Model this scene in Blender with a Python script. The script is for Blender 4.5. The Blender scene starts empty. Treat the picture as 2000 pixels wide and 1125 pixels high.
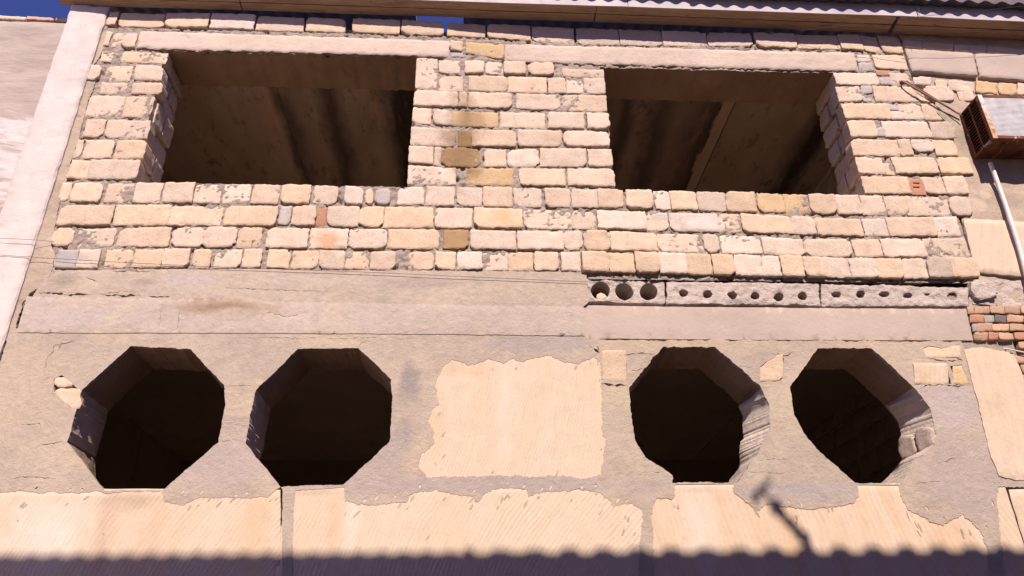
import bpy, math, random
import numpy as np
from mathutils import Vector, Matrix, noise
from mathutils.geometry import delaunay_2d_cdt
rng = random.Random(7)
S = bpy.context.scene
COL = S.collection
# ---------------------------------------------------------------- camera solved from the facade's vanishing points
F = 1500.0
up = Vector((-45, -2900, F)).normalized()
xd = Vector((30000, (F*F - 45*30000)/2900, F)).normalized()
yd = up.cross(xd)
ROT = Matrix((xd, yd, up))
CAM = Vector((0, -4.9, 1.6))
def at(x, y, Y=0.0):            # the point of the wall plane at depth Y that a ray of the survey photo meets
    d = ROT @ Vector((x-1000, y-562.5, F))
    return CAM + d*((Y-CAM.y)/d.y)
def xz(x, y): p = at(x, y); return (p.x, p.z)
def poly(*pts): return [xz(*p) for p in pts]
cd = bpy.data.cameras.new('camera'); cam = bpy.data.objects.new('camera', cd); COL.objects.link(cam)
r_, d_, f_ = ROT @ Vector((1, 0, 0)), ROT @ Vector((0, 1, 0)), ROT @ Vector((0, 0, 1))
cam.matrix_world = Matrix((( r_.x, -d_.x, -f_.x, CAM.x), (r_.y, -d_.y, -f_.y, CAM.y), (r_.z, -d_.z, -f_.z, CAM.z), (0, 0, 0, 1)))
cd.sensor_width = 36; cd.lens = 27; cd.clip_start = .05; cd.clip_end = 2000
S.camera = cam
# ---------------------------------------------------------------- materials
class N:
    def __init__(s, name):
        s.m = bpy.data.materials.new(name); s.m.use_nodes = True
        s.t = s.m.node_tree; s.t.nodes.clear()
        s.out = s.n('ShaderNodeOutputMaterial'); s.b = s.n('ShaderNodeBsdfPrincipled')
        s.l(s.b.outputs[0], s.out.inputs[0])
        s.co = s.n('ShaderNodeTexCoord').outputs['Object']
    def n(s, k, **kw):
        x = s.t.nodes.new(k)
        for a, v in kw.items(): setattr(x, a, v)
        return x
    def l(s, a, b): s.t.links.new(a, b)
    def inp(s, sock, v):
        if hasattr(v, 'links') or hasattr(v, 'is_linked'): s.l(v, sock)
        else: sock.default_value = v
    def math(s, op, a, b=0.0, c=None):
        x = s.n('ShaderNodeMath', operation=op); s.inp(x.inputs[0], a); s.inp(x.inputs[1], b)
        if c is not None: s.inp(x.inputs[2], c)
        return x.outputs[0]
    def vec(s, scale=(1, 1, 1), rot=(0, 0, 0), src=None):
        x = s.n('ShaderNodeMapping'); x.inputs['Scale'].default_value = scale; x.inputs['Rotation'].default_value = rot
        s.l(src or s.co, x.inputs[0]); return x.outputs[0]
    def noise(s, scale, detail=4, rough=.6, v=None, dist=0):
        x = s.n('ShaderNodeTexNoise'); s.l(v or s.co, x.inputs['Vector'])
        x.inputs['Scale'].default_value = scale; x.inputs['Detail'].default_value = detail
        x.inputs['Roughness'].default_value = rough; x.inputs['Distortion'].default_value = dist
        return x.outputs[0]
    def voro(s, scale, v=None, feat='F1', rand=1):
        x = s.n('ShaderNodeTexVoronoi', feature=feat); s.l(v or s.co, x.inputs['Vector']); x.inputs['Scale'].default_value = scale
        x.inputs['Randomness'].default_value = rand
        return x.outputs['Distance']
    def rng(s, v, a, b, c=0.0, d=1.0):
        x = s.n('ShaderNodeMapRange'); s.inp(x.inputs[0], v)
        for i, q in enumerate((a, b, c, d)): x.inputs[i+1].default_value = q
        return x.outputs[0]
    def mix(s, f, a, b, kind='MIX'):
        x = s.n('ShaderNodeMix', data_type='RGBA', blend_type=kind)
        s.inp(x.inputs[0], f)
        for i, q in ((6, a), (7, b)):
            if isinstance(q, tuple): q = tuple(q)+(1,) if len(q) == 3 else q
            s.inp(x.inputs[i], q)
        return x.outputs[2]
    def gray(s, v):
        x = s.n('ShaderNodeCombineColor')
        for i in range(3): s.l(v, x.inputs[i])
        return x.outputs[0]
    def ramp(s, v, stops):
        x = s.n('ShaderNodeValToRGB'); s.l(v, x.inputs[0]); e = x.color_ramp.elements
        while len(e) < len(stops): e.new(.5)
        for k, (p, c) in zip(e, stops):
            k.position = p; k.color = (c, c, c, 1) if not isinstance(c, tuple) else tuple(c)+(1,)
        return x.outputs[0]
    def spots(s, c, L, base=None):       # stains and patches of other mortar, each with its own place and ragged outline
        sp = s.n('ShaderNodeSeparateXYZ'); s.l(s.co, sp.inputs[0])
        wob = s.math('MULTIPLY', s.math('SUBTRACT', s.noise(5, 6, .65), .5), 1.5)
        for px, py, rx, rz, col, k, soft in L:
            p = at(px, py)
            a = s.math('DIVIDE', s.math('SUBTRACT', sp.outputs[0], p.x), rx); b = s.math('DIVIDE', s.math('SUBTRACT', sp.outputs[2], p.z), rz)
            d = s.math('ADD', s.math('SQRT', s.math('ADD', s.math('MULTIPLY', a, a), s.math('MULTIPLY', b, b))), wob)
            c = s.mix(s.math('MULTIPLY', s.rng(d, 1.0, 1.0-soft), k), c, col)
        return c
    def tint(s): return s.n('ShaderNodeAttribute', attribute_name='tint').outputs['Color']
    def fin(s, col, bumps=(), rough=.92, metal=0.0):
        s.inp(s.b.inputs['Base Color'], col if not isinstance(col, tuple) else tuple(col)+(1,))
        s.inp(s.b.inputs['Roughness'], rough); s.inp(s.b.inputs['Metallic'], metal)
        s.b.inputs['Specular IOR Level'].default_value = .25
        prev = None
        for h, dist in bumps:
            b = s.n('ShaderNodeBump'); b.inputs['Distance'].default_value = dist; b.inputs['Strength'].default_value = 1
            s.l(h, b.inputs['Height'])
            if prev: s.l(prev, b.inputs['Normal'])
            prev = b.outputs[0]
        if prev: s.l(prev, s.b.inputs['Normal'])
        return s.m
def m_shell():
    g = N('shell_rock')
    a = g.mix(g.rng(g.noise(5, 5), .35, .7), (.93, .91, .9), (1.06, 1.06, 1.04))
    c = g.mix(1.0, g.tint(), a, 'MULTIPLY')
    c = g.mix(.7, c, g.gray(g.rng(g.noise(13, 6, .75), .32, .68, .84, 1.1)), 'MULTIPLY')
    pit = g.rng(g.noise(70, 3, .7), .32, .46, 1, 0)
    c = g.mix(g.math('MULTIPLY', pit, .35), c, (.22, .15, .1))
    c = g.mix(g.math('MULTIPLY', g.rng(g.noise(2.3, 4), .6, .75), .35), c, (.42, .26, .13))
    dirt = g.math('MULTIPLY', g.rng(g.noise(9, 6, .75), .58, .72), .4)
    c = g.mix(dirt, c, (.36, .29, .245))
    c = g.spots(c, [(903, 262, .18, .55, (.2, .12, .055), .9, .9), (915, 330, .12, .15, (.26, .17, .08), .8, .8), (895, 465, .12, .1, (.33, .22, .1), .6, .8), (980, 425, .16, .08, (.5, .33, .15), .5, .8), (640, 470, .1, .08, (.5, .28, .16), .7, .6), (130, 505, .2, .06, (.36, .32, .31), .8, .5), (1290, 425, .12, .04, (.42, .37, .36), .7, .4), (1390, 435, .22, .06, (.6, .52, .49), .7, .3), (930, 92, .2, .06, (.5, .36, .18), .6, .6)])
    return g.fin(c, [(g.noise(55, 5, .7), .006), (g.rng(g.voro(85), 0, .35), .0015)], .95)
def m_mortar():
    g = N('rough_mortar')
    c = g.mix(g.rng(g.noise(6, 6, .7), .35, .65), (.37, .295, .25), (.49, .395, .335))
    c = g.mix(g.rng(g.noise(24, 4, .7), .5, .68), c, (.27, .205, .17))
    return g.fin(c, [(g.noise(34, 6, .78), .025), (g.noise(130, 3), .004)], .97)
def m_plaster(name, c0, c1, warm, spots=()):
    g = N(name)
    c = g.mix(g.rng(g.noise(1.7, 7, .68, dist=.8), .4, .6), c0, c1)
    c = g.mix(g.rng(g.noise(2.6, 6, .65), .52, .68), c, warm)
    c = g.mix(g.math('MULTIPLY', g.rng(g.noise(3.7, 5, .7), .6, .72), .5), c, tuple(x*.78 for x in c0))
    c = g.spots(c, spots)
    trowel = g.noise(4, 6, .7, g.vec((1, 1, 1.7), (0, .5, 0)), 1.5)
    c = g.mix(.3, c, g.gray(g.rng(trowel, .3, .7, .8, 1.12)), 'MULTIPLY')
    c = g.mix(.5, c, g.gray(g.rng(g.noise(18, 6, .78), .32, .68, .78, 1.14)), 'MULTIPLY')
    specks = g.rng(g.noise(45, 4, .7), .64, .72)
    c = g.mix(g.math('MULTIPLY', specks, .45), c, (.2, .15, .12))
    return g.fin(c, [(trowel, .006), (g.noise(26, 7, .75), .008), (g.noise(9, 6, .7), .008), (g.noise(160, 2), .0012)], .9)
def m_saw(name, cx, cz, freq, c0, c1, c2, sm=()):
    g = N(name)
    sp = g.n('ShaderNodeSeparateXYZ'); g.l(g.co, sp.inputs[0])
    dx = g.math('SUBTRACT', sp.outputs[0], cx); dz = g.math('SUBTRACT', sp.outputs[2], cz)
    d = g.math('SQRT', g.math('ADD', g.math('MULTIPLY', dx, dx), g.math('MULTIPLY', dz, dz)))
    d = g.math('ADD', d, g.math('MULTIPLY', g.noise(4, 4), .03)); d = g.math('ADD', d, g.math('MULTIPLY', g.noise(1.1, 3), .16))
    cb = g.n('ShaderNodeCombineXYZ'); g.l(g.math('MULTIPLY', d, 9), cb.inputs[0]); g.l(g.math('MULTIPLY', sp.outputs[2], .5), cb.inputs[2])
    st = g.noise(1, 4, .6, cb.outputs[0])
    w = g.math('SINE', g.math('MULTIPLY', d, freq))
    w = g.math('MULTIPLY', w, g.rng(g.noise(5, 3), .3, .65, .1, 1))
    c = g.mix(g.rng(st, .3, .7), c0, c1)
    c = g.mix(g.math('MULTIPLY', g.rng(g.noise(1.5, 5), .5, .7), .6), c, c2)
    c = g.mix(.16, c, g.gray(g.rng(w, -1, 1, .75, 1.12)), 'MULTIPLY')
    cb2 = g.n('ShaderNodeCombineXYZ'); g.l(g.math('MULTIPLY', d, 60), cb2.inputs[0]); g.l(g.math('MULTIPLY', sp.outputs[2], 7), cb2.inputs[2])
    fine = g.noise(1, 3, .6, cb2.outputs[0])
    if sm: c = g.spots(c, sm)
    c = g.mix(.6, c, g.gray(g.rng(fine, .3, .7, .9, 1.06)), 'MULTIPLY')
    c = g.mix(.8, c, g.gray(g.rng(g.noise(12, 6, .75), .3, .7, .9, 1.08)), 'MULTIPLY')
    c = g.mix(g.math('MULTIPLY', g.rng(g.noise(26, 4, .75), .66, .72), .6), c, (.2, .13, .08))
    return g.fin(c, [(w, .0008), (fine, .0012), (g.noise(40, 5, .7), .003)], .93)
def m_concrete(name, c0, c1, rough_d=.004, dark=.4):
    g = N(name)
    c = g.mix(g.rng(g.noise(2.2, 5), .35, .65), c0, c1)
    c = g.mix(g.math('MULTIPLY', g.rng(g.noise(11, 5, .7), .6, .75), dark), c, tuple(x*.5 for x in c0))
    c = g.mix(g.math('MULTIPLY', g.rng(g.voro(19), .06, .02), .5), c, tuple(x*.4 for x in c0))
    return g.fin(c, [(g.noise(16, 5, .65), rough_d*1.5), (g.noise(90, 4), rough_d*.5)], .9)
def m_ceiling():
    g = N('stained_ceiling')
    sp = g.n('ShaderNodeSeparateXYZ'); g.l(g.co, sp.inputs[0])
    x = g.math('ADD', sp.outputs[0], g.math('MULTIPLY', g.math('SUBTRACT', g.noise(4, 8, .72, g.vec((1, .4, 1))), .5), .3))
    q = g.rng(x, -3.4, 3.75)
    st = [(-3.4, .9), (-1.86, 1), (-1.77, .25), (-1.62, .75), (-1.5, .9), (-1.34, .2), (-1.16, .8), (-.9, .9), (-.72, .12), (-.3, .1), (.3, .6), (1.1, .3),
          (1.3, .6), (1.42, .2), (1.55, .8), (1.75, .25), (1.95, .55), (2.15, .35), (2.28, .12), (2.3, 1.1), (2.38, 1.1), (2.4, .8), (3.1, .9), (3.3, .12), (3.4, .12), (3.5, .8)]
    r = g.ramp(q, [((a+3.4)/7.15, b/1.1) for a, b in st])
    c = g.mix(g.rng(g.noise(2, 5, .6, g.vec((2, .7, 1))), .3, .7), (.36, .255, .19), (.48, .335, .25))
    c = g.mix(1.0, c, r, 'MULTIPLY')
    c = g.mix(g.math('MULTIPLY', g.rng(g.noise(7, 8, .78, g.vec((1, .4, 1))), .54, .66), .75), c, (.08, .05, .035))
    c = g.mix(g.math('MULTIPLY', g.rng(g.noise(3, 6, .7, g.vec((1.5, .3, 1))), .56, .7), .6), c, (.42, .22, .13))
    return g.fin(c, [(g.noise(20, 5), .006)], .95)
def m_wood():
    g = N('soffit_wood')
    gr = g.noise(6, 6, .6, g.vec((.7, 14, 14)), 1.2)
    c = g.mix(g.rng(gr, .3, .7), (.25, .16, .10), (.47, .32, .215))
    c = g.mix(g.math('MULTIPLY', g.rng(g.noise(2, 5, .7, g.vec((1, 5, 5))), .5, .7), .7), c, (.16, .075, .04))
    c = g.mix(g.rng(g.voro(3.4, g.vec((1, 4, 4))), .09, .03), c, (.09, .04, .02))
    return g.fin(c, [(gr, .004)], .8)
def m_flash():
    g = N('weathered_flashing')
    c = g.mix(g.rng(g.noise(3, 6, .65), .35, .65), (.33, .285, .30), (.46, .40, .41))
    c = g.mix(g.math('MULTIPLY', g.rng(g.noise(8, 5, .7), .55, .7), .6), c, (.27, .23, .26))
    return g.fin(c, [(g.noise(5, 4), .004)], .6)
def m_roof(name, c0, c1):
    g = N(name)
    c = g.mix(g.rng(g.noise(4, 6, .7), .35, .65), c0, c1)
    return g.fin(c, [(g.noise(60, 3), .001)], .8)
def m_rust():
    g = N('rusty_casing')
    n = g.noise(7, 7, .72)
    c = g.mix(g.rng(n, .4, .62), (.07, .026, .02), (.2, .065, .025))
    c = g.mix(g.rng(g.noise(4.3, 6, .7), .58, .66), c, (.42, .22, .09))
    c = g.mix(g.rng(g.noise(9, 6, .7), .62, .68), c, (.5, .42, .38))
    return g.fin(c, [(n, .004)], g.rng(n, .3, .7, .55, .9))
def m_rustpanel():
    g = N('rust_bleeding_enamel')
    n = g.noise(6, 6, .7)
    c = g.mix(g.rng(n, .45, .6), (.62, .56, .5), (.45, .2, .06))
    c = g.mix(g.rng(g.noise(10, 6, .7), .52, .66), c, (.16, .05, .025))
    return g.fin(c, [(n, .002)], .6)
def m_white():
    g = N('white_limewash')
    c = g.mix(g.rng(g.noise(1.2, 5, .65, g.vec((1.6, 1, .7))), .35, .68), (.60, .51, .485), (.52, .43, .395))
    c = g.mix(g.math('MULTIPLY', g.rng(g.noise(4, 6, .7, g.vec((1, 1, 2.5))), .52, .68), .7), c, (.40, .33, .30))
    c = g.mix(.8, c, g.gray(g.rng(g.noise(9, 7, .75), .3, .7, .86, 1.08)), 'MULTIPLY')
    return g.fin(c, [(g.noise(7, 5), .008), (g.noise(60, 4), .002)], .85)
def m_leftwall():
    g = N('patchy_cement_wash')
    n = g.noise(1.6, 7, .66, g.vec((1, 1, 2.2)), .8)
    c = g.mix(g.rng(g.noise(2.5, 5, .6, g.vec((.8, 1, 3))), .35, .65), (.30, .24, .215), (.39, .315, .275))
    sp = g.n('ShaderNodeSeparateXYZ'); g.l(g.co, sp.inputs[0])
    low = g.rng(sp.outputs[2], 6.4, 5.2, -.16, .14)
    c = g.mix(g.rng(g.math('ADD', n, low), .56, .64), c, (.54, .465, .45))
    return g.fin(c, [(g.noise(5, 5, .6, g.vec((1, 1, 3))), .012), (g.noise(50, 4), .002)], .88)
def m_plain(name, c, rough=.7, metal=0.0, b=.001):
    g = N(name)
    k = g.mix(g.rng(g.noise(14, 5), .35, .65), tuple(x*.85 for x in c), tuple(min(1, x*1.12) for x in c))
    return g.fin(k, [(g.noise(60, 3), b)], rough, metal)
SHELL = m_shell(); MORTAR = m_mortar()
PLASTER = m_plaster('cement_render', (.37, .29, .24), (.43, .34, .275), (.46, .36, .265), [(1300, 672, .9, .10, (.44, .34, .25), .8, .5), (1740, 690, .75, .16, (.43, .335, .255), .8, .5), (40, 760, .45, .5, (.43, .335, .255), .85, .6), (300, 735, .35, .16, (.36, .30, .29), .8, .4), (800, 745, .09, .17, (.22, .19, .19), .7, .6), (790, 850, .08, .14, (.26, .22, .215), .6, .7), (1060, 668, .5, .09, (.33, .275, .265), .7, .4), (430, 900, .5, .2, (.40, .315, .29), .7, .4), (1560, 960, .6, .08, (.345, .29, .28), .7, .5), (1890, 930, .4, .3, (.36, .29, .27), .7, .4), (720, 900, .3, .3, (.35, .285, .27), .6, .4), (1000, 948, 1.2, .08, (.345, .285, .275), .6, .5), (1860, 790, .25, .2, (.41, .335, .325), .8, .4)])
BEAMR = m_plaster('beam_render', (.385, .305, .25), (.445, .35, .285), (.46, .36, .27), [(440, 600, .42, .085, (.27, .175, .11), .9, .8), (460, 612, .2, .05, (.42, .33, .3), .7, .6), (125, 548, .14, .07, (.27, .215, .17), .7, .6), (280, 552, .12, .05, (.27, .225, .19), .6, .6), (600, 548, .5, .05, (.45, .36, .31), .6, .5), (820, 555, .35, .06, (.31, .25, .235), .6, .6), (370, 550, .25, .08, (.43, .35, .33), .7, .4)])
BEAMP = m_plaster('pale_beam_render', (.42, .335, .29), (.465, .37, .32), (.47, .37, .29), [(440, 600, .42, .085, (.27, .175, .11), .9, .8), (460, 612, .2, .05, (.44, .35, .3), .7, .6), (150, 620, .4, .1, (.43, .36, .335), .6, .5), (900, 630, .5, .12, (.40, .325, .285), .6, .5)])
SIDEPL = m_plaster('sandy_render', (.36, .275, .21), (.45, .345, .265), (.42, .33, .27), [(1900, 270, .2, .15, (.33, .26, .2), .8, .5), (1950, 390, .3, .12, (.36, .28, .22), .7, .5), (1905, 400, .1, .08, (.5, .38, .29), .8, .3), (1925, 380, .06, .05, (.52, .4, .3), .8, .3)])
CONC = m_concrete('cast_concrete', (.375, .295, .255), (.425, .335, .285), .004, .4)
LINT = m_concrete('lintel_concrete', (.44, .345, .285), (.53, .415, .345), .006, .5)
ROUGH = m_concrete('rough_slab_concrete', (.40, .325, .295), (.50, .405, .36), .014, .6)
CEIL = m_ceiling(); INWALL = m_concrete('bare_inner_wall', (.34, .255, .2), (.4, .3, .24)); DARKFLOOR = m_concrete('dusty_floor', (.36, .28, .21), (.4, .31, .235))
GCEIL = m_concrete('lower_ceiling', (.36, .27, .21), (.42, .31, .25), .004, .6)
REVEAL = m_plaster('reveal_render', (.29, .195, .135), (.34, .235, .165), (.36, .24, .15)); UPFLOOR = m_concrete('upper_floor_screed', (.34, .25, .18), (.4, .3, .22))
SOFF = m_concrete('shade_toned_soffit', (.24, .15, .095), (.32, .205, .13), .005, .6)  # lintel undersides browner than the fronts, their shade put into the colour
JAMBPL = m_plaster('lit_jamb_render', (.56, .46, .38), (.62, .51, .42), (.52, .42, .33))  # right-hand octagon jambs toned pale, the light on them put into the colour
BOUNCE = m_concrete('bounce_paving', (.44, .36, .28), (.5, .41, .32), .004, .2)  # for the unseen ground added as a light reflector
STRIPC = m_concrete('joint_filler', (.36, .25, .19), (.42, .29, .22))
WOOD = m_wood(); FLASH = m_flash(); RSHEET = m_roof('slate_sheet', (.085, .07, .07), (.15, .12, .115)); OPROOF = m_roof('opposite_sheet', (.25, .23, .22), (.33, .3, .29))
RUST = m_rust(); RUSTP = m_rustpanel(); WHITE = m_white(); LEFTW = m_leftwall()
FIN = m_plain('condenser_fins', (.56, .53, .54), .5); DARK = m_plain('black_inside', (.012, .009, .008), .9)
HOSE = m_plain('white_hose', (.66, .6, .57), .45); WIRE = m_plain('dark_wire', (.06, .045, .04), .6); ROD = m_plain('rusty_rod', (.27, .15, .11), .8)
STREETM = m_concrete('street_dirt', (.21, .155, .11), (.27, .20, .145), .01, .5); OPWALL = m_plaster('opposite_render', (.14, .092, .06), (.17, .11, .075), (.16, .105, .07))
SAWC = m_saw('sawn_stone_middle', -2.2, 3.75, 300, (.55, .42, .31), (.565, .44, .345), (.545, .395, .275), [(985, 800, .07, .6, (.59, .49, .41), .5, .8), (900, 720, .3, .07, (.5, .36, .22), .5, .7), (850, 840, .1, .3, (.53, .38, .26), .5, .7)])
SAWL = m_saw('sawn_stone_low', .6, 1.1, 230, (.56, .44, .345), (.545, .395, .275), (.56, .44, .34), [(205, 1030, .09, .5, (.46, .33, .25), .7, .8), (260, 975, .25, .08, (.38, .28, .21), .7, .8), (300, 1020, .1, .3, (.5, .34, .23), .5, .8), (90, 1040, .3, .3, (.60, .52, .46), .6, .7), (500, 1030, .12, .3, (.53, .37, .24), .6, .7)])
SAWM = m_saw('sawn_stone_wide', 2.1, 1.3, 250, (.555, .425, .315), (.57, .445, .345), (.545, .395, .275), [(620, 958, .25, .04, (.38, .29, .23), .6, .7), (690, 1010, .06, .3, (.60, .5, .42), .6, .6), (650, 1020, .08, .2, (.53, .37, .25), .6, .7)])
SAWR = m_saw('sawn_stone_streaked', 4.6, 3.0, 170, (.565, .445, .35), (.54, .375, .25), (.555, .42, .31), [(1370, 1020, .12, .4, (.60, .50, .42), .6, .7), (1550, 1040, .1, .3, (.5, .33, .2), .6, .7), (1370, 955, .3, .03, (.42, .33, .27), .6, .7), (1850, 1050, .2, .2, (.52, .35, .22), .5, .7)])
SMOOTH = m_saw('smooth_sawn_stone', 9, 3, 90, (.55, .42, .32), (.56, .435, .34), (.52, .375, .26))
# ---------------------------------------------------------------- mesh helpers
class MB:
    def __init__(s): s.v = []; s.f = []; s.mi = []; s.c = []; s.sm = []; s.mats = []
    def m(s, mat):
        if mat not in s.mats: s.mats.append(mat)
        return s.mats.index(mat)
    def add(s, vs, fs, mat, tint=(.5, .4, .3), smooth=True):
        o = len(s.v); k = s.m(mat)
        s.v += [tuple(p) for p in vs]; s.c += [tint]*len(vs)
        for f in fs: s.f.append([i+o for i in f]); s.mi.append(k); s.sm.append(smooth)
    def build(s, name, parent=None):
        me = bpy.data.meshes.new(name); me.from_pydata(s.v, [], s.f)
        for m in s.mats: me.materials.append(m)
        me.polygons.foreach_set('material_index', s.mi); me.polygons.foreach_set('use_smooth', s.sm)
        a = me.attributes.new('tint', 'FLOAT_COLOR', 'POINT')
        a.data.foreach_set('color', [x for c in s.c for x in (c[0], c[1], c[2], 1.0)])
        me.update()
        o = bpy.data.objects.new(name, me); COL.objects.link(o)
        if parent:
            o.parent = parent; w = Vector((0, 0, 0)); p = parent
            while p: w -= p.location if not p.data or p.parent is None else Vector((0, 0, 0)); p = p.parent
            o.location = w if parent.data is None else Vector((0, 0, 0))
        return o
def thing(name, label, cat, loc, group=None):
    o = bpy.data.objects.new(name, None); COL.objects.link(o); o.location = loc
    return tag(o, label, cat, group)
def tag(o, label, cat, group=None):
    o['label'] = label; o['category'] = cat
    if group: o['group'] = group
    return o
def struct(o): o['kind'] = 'structure'; return o
def fb(p, sc, oc=3): return noise.fractal(Vector(p)*sc, .8, 2.1, oc)
def box(mb, a, b, mat, tint=(.5, .4, .3)):
    (x0, y0, z0), (x1, y1, z1) = a, b
    v = [(x0, y0, z0), (x1, y0, z0), (x1, y1, z0), (x0, y1, z0), (x0, y0, z1), (x1, y0, z1), (x1, y1, z1), (x0, y1, z1)]
    mb.add(v, [(0, 3, 2, 1), (4, 5, 6, 7), (0, 1, 5, 4), (1, 2, 6, 5), (2, 3, 7, 6), (3, 0, 4, 7)], mat, tint, False)
def tube(mb, pts, r, mat, n=8, wob=0.0):
    pts = [Vector(p) for p in pts]; vs = []; fs = []
    for i, p in enumerate(pts):
        t = (pts[min(i+1, len(pts)-1)] - pts[max(i-1, 0)]).normalized()
        a = t.cross(Vector((.31, .2, .9))).normalized(); b = t.cross(a)
        rr = r[i] if isinstance(r, (list, tuple)) else r
        for k in range(n):
            q = 2*math.pi*k/n; vs.append(p + (a*math.cos(q) + b*math.sin(q))*rr*(1+wob*rng.uniform(-1, 1)))
    for i in range(len(pts)-1):
        for k in range(n): fs.append((i*n+k, i*n+(k+1) % n, (i+1)*n+(k+1) % n, (i+1)*n+k))
    fs += [tuple(range(n)), tuple(range((len(pts)-1)*n, len(pts)*n))]
    mb.add(vs, fs, mat)
def smooth_path(pts, n=8):
    pts = [Vector(p) for p in pts]; out = []
    for i in range(len(pts)-1):
        p0, p1, p2, p3 = pts[max(i-1, 0)], pts[i], pts[i+1], pts[min(i+2, len(pts)-1)]
        for k in range(n):
            t = k/n
            out.append(.5*((2*p1)+(p2-p0)*t+(2*p0-5*p1+4*p2-p3)*t*t+(3*p1-p0-3*p2+p3)*t**3))
    return out+[pts[-1]]
def block(mb, c, mat, tint, depth=.06, k=None, amp=.004, edge=.0075, bev=.0025, res=.02, segs=1, tilt=.005, seed=None, side=None):
    bl, br, tr, tl = [Vector(p) for p in c]
    n = (br-bl).cross(tl-bl).normalized()
    w = ((br-bl).length+(tr-tl).length)/2; h = ((tl-bl).length+(tr-br).length)/2
    bev = min(bev, w*.2, h*.2)
    def ax(L):
        m = max(2, int(L/res)); e = 2*bev/L
        return [-1]+[-1+e+(2-2*e)*i/m for i in range(m+1)]+[1]
    us, vs_ = ax(w), ax(h)
    if k is None: k = [rng.uniform(.0, .035) if rng.random() > .2 else rng.uniform(.08, .24) for _ in range(4)]
    ta, tb = rng.uniform(-tilt, tilt), rng.uniform(-tilt, tilt)
    so = rng.uniform(0, 50) if seed is None else seed
    V = []; nu, nv = len(us), len(vs_)
    ex, ez = (br-bl).normalized(), (tl-bl).normalized()
    asp = min(1.0, h/w)
    for j, v in enumerate(vs_):
        for i, u in enumerate(us):
            kk = k[(0 if u < 0 else 1) if v < 0 else (3 if u < 0 else 2)]
            f = (abs(u)**(5/asp if w > h else 5))*(abs(v)**5)*kk*1.25
            u2 = u*(1-f*(asp if w > h else 1)); v2 = v*(1-f)
            a = bl.lerp(br, (u2+1)/2); b = tl.lerp(tr, (u2+1)/2); P = a.lerp(b, (v2+1)/2)
            q = P+Vector((so, so*.3, so*.7)); wt = max(abs(u), abs(v))**3
            P = P + ex*(edge*wt*(fb(q, 18)*.7+fb(q, 60)*.7)) + ez*(edge*wt*(fb(q+Vector((9, 9, 9)), 18)*.7+fb(q+Vector((5, 5, 5)), 60)*.7))
            ring = i in (0, nu-1) or j in (0, nv-1)
            off = amp*(fb(q, 7)*.45+fb(q, 24)*.6+fb(q, 62, 2)*.35)+ta*u+tb*v-.02*wt*max(0, fb(q+Vector((2, 7, 4)), 15)-.22)*(depth > .04)-(bev*(.7+.5*abs(noise.noise(q*30))) if ring else 0)
            V.append(P+n*off)
    FS = [(j*nu+i, j*nu+i+1, (j+1)*nu+i+1, (j+1)*nu+i) for j in range(nv-1) for i in range(nu-1)]
    inn = [f for f in FS if f[0] % nu not in (0, nu-2) and f[0]//nu not in (0, nv-2)]
    vi = len(mb.v); mb.add(V, inn, mat, tint); kk_ = mb.m(mat); done = set(inn)
    for f in FS:
        if f not in done: mb.f.append([q+vi for q in f]); mb.mi.append(kk_); mb.sm.append(False)
    ring = [i for i in range(nu)]+[j*nu+nu-1 for j in range(1, nv)]+[(nv-1)*nu+i for i in range(nu-2, -1, -1)]+[j*nu for j in range(nv-2, 0, -1)]
    L = len(ring); SV = []
    for s_ in range(segs+1):
        for r in ring:
            p = V[r]-n*depth*s_/segs
            if 0 < s_ < segs: p = p+Vector((fb(p, 11), 0, fb(p+Vector((3, 3, 3)), 11)))*amp*1.5
            SV.append(p)
    SF = [(s_*L+(i+1) % L, s_*L+i, (s_+1)*L+i, (s_+1)*L+(i+1) % L) for s_ in range(segs) for i in range(L)]
    mb.add(SV, SF, side or mat, tint)
def rag(P, amp=.008, step=.012, closed=True, fr=1.0, smooth=.0):
    out = []; n = len(P); sd = rng.uniform(0, 99)
    for i in range(n if closed else n-1):
        a = Vector(P[i]+(0,)); b = Vector(P[(i+1) % n]+(0,)); m = max(1, int((b-a).length/step))
        for k in range(m):
            p = a.lerp(b, k/m); q = p+Vector((sd, sd*.4, 0))
            p = p+Vector((fb(q, 9*fr, 4)+.6*fb(q, 38*fr, 2), fb(q+Vector((7, 3, 1)), 9*fr, 4)+.6*fb(q+Vector((1, 8, 2)), 38*fr, 2), 0))*amp
            out.append((p.x, p.y))
    if not closed: out.append(P[-1])
    return out
def inside(pts, P):
    x, y = pts[:, 0], pts[:, 1]; r = np.zeros(len(pts), bool); P = np.array(P)
    x0, y0 = P[:, 0], P[:, 1]; x1, y1 = np.roll(x0, -1), np.roll(y0, -1)
    for a, b, c, d in zip(x0, y0, x1, y1):
        if b == d: continue
        m = ((b > y) != (d > y)) & (x < (c-a)*(y-b)/(d-b)+a); r ^= m
    return r
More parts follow.
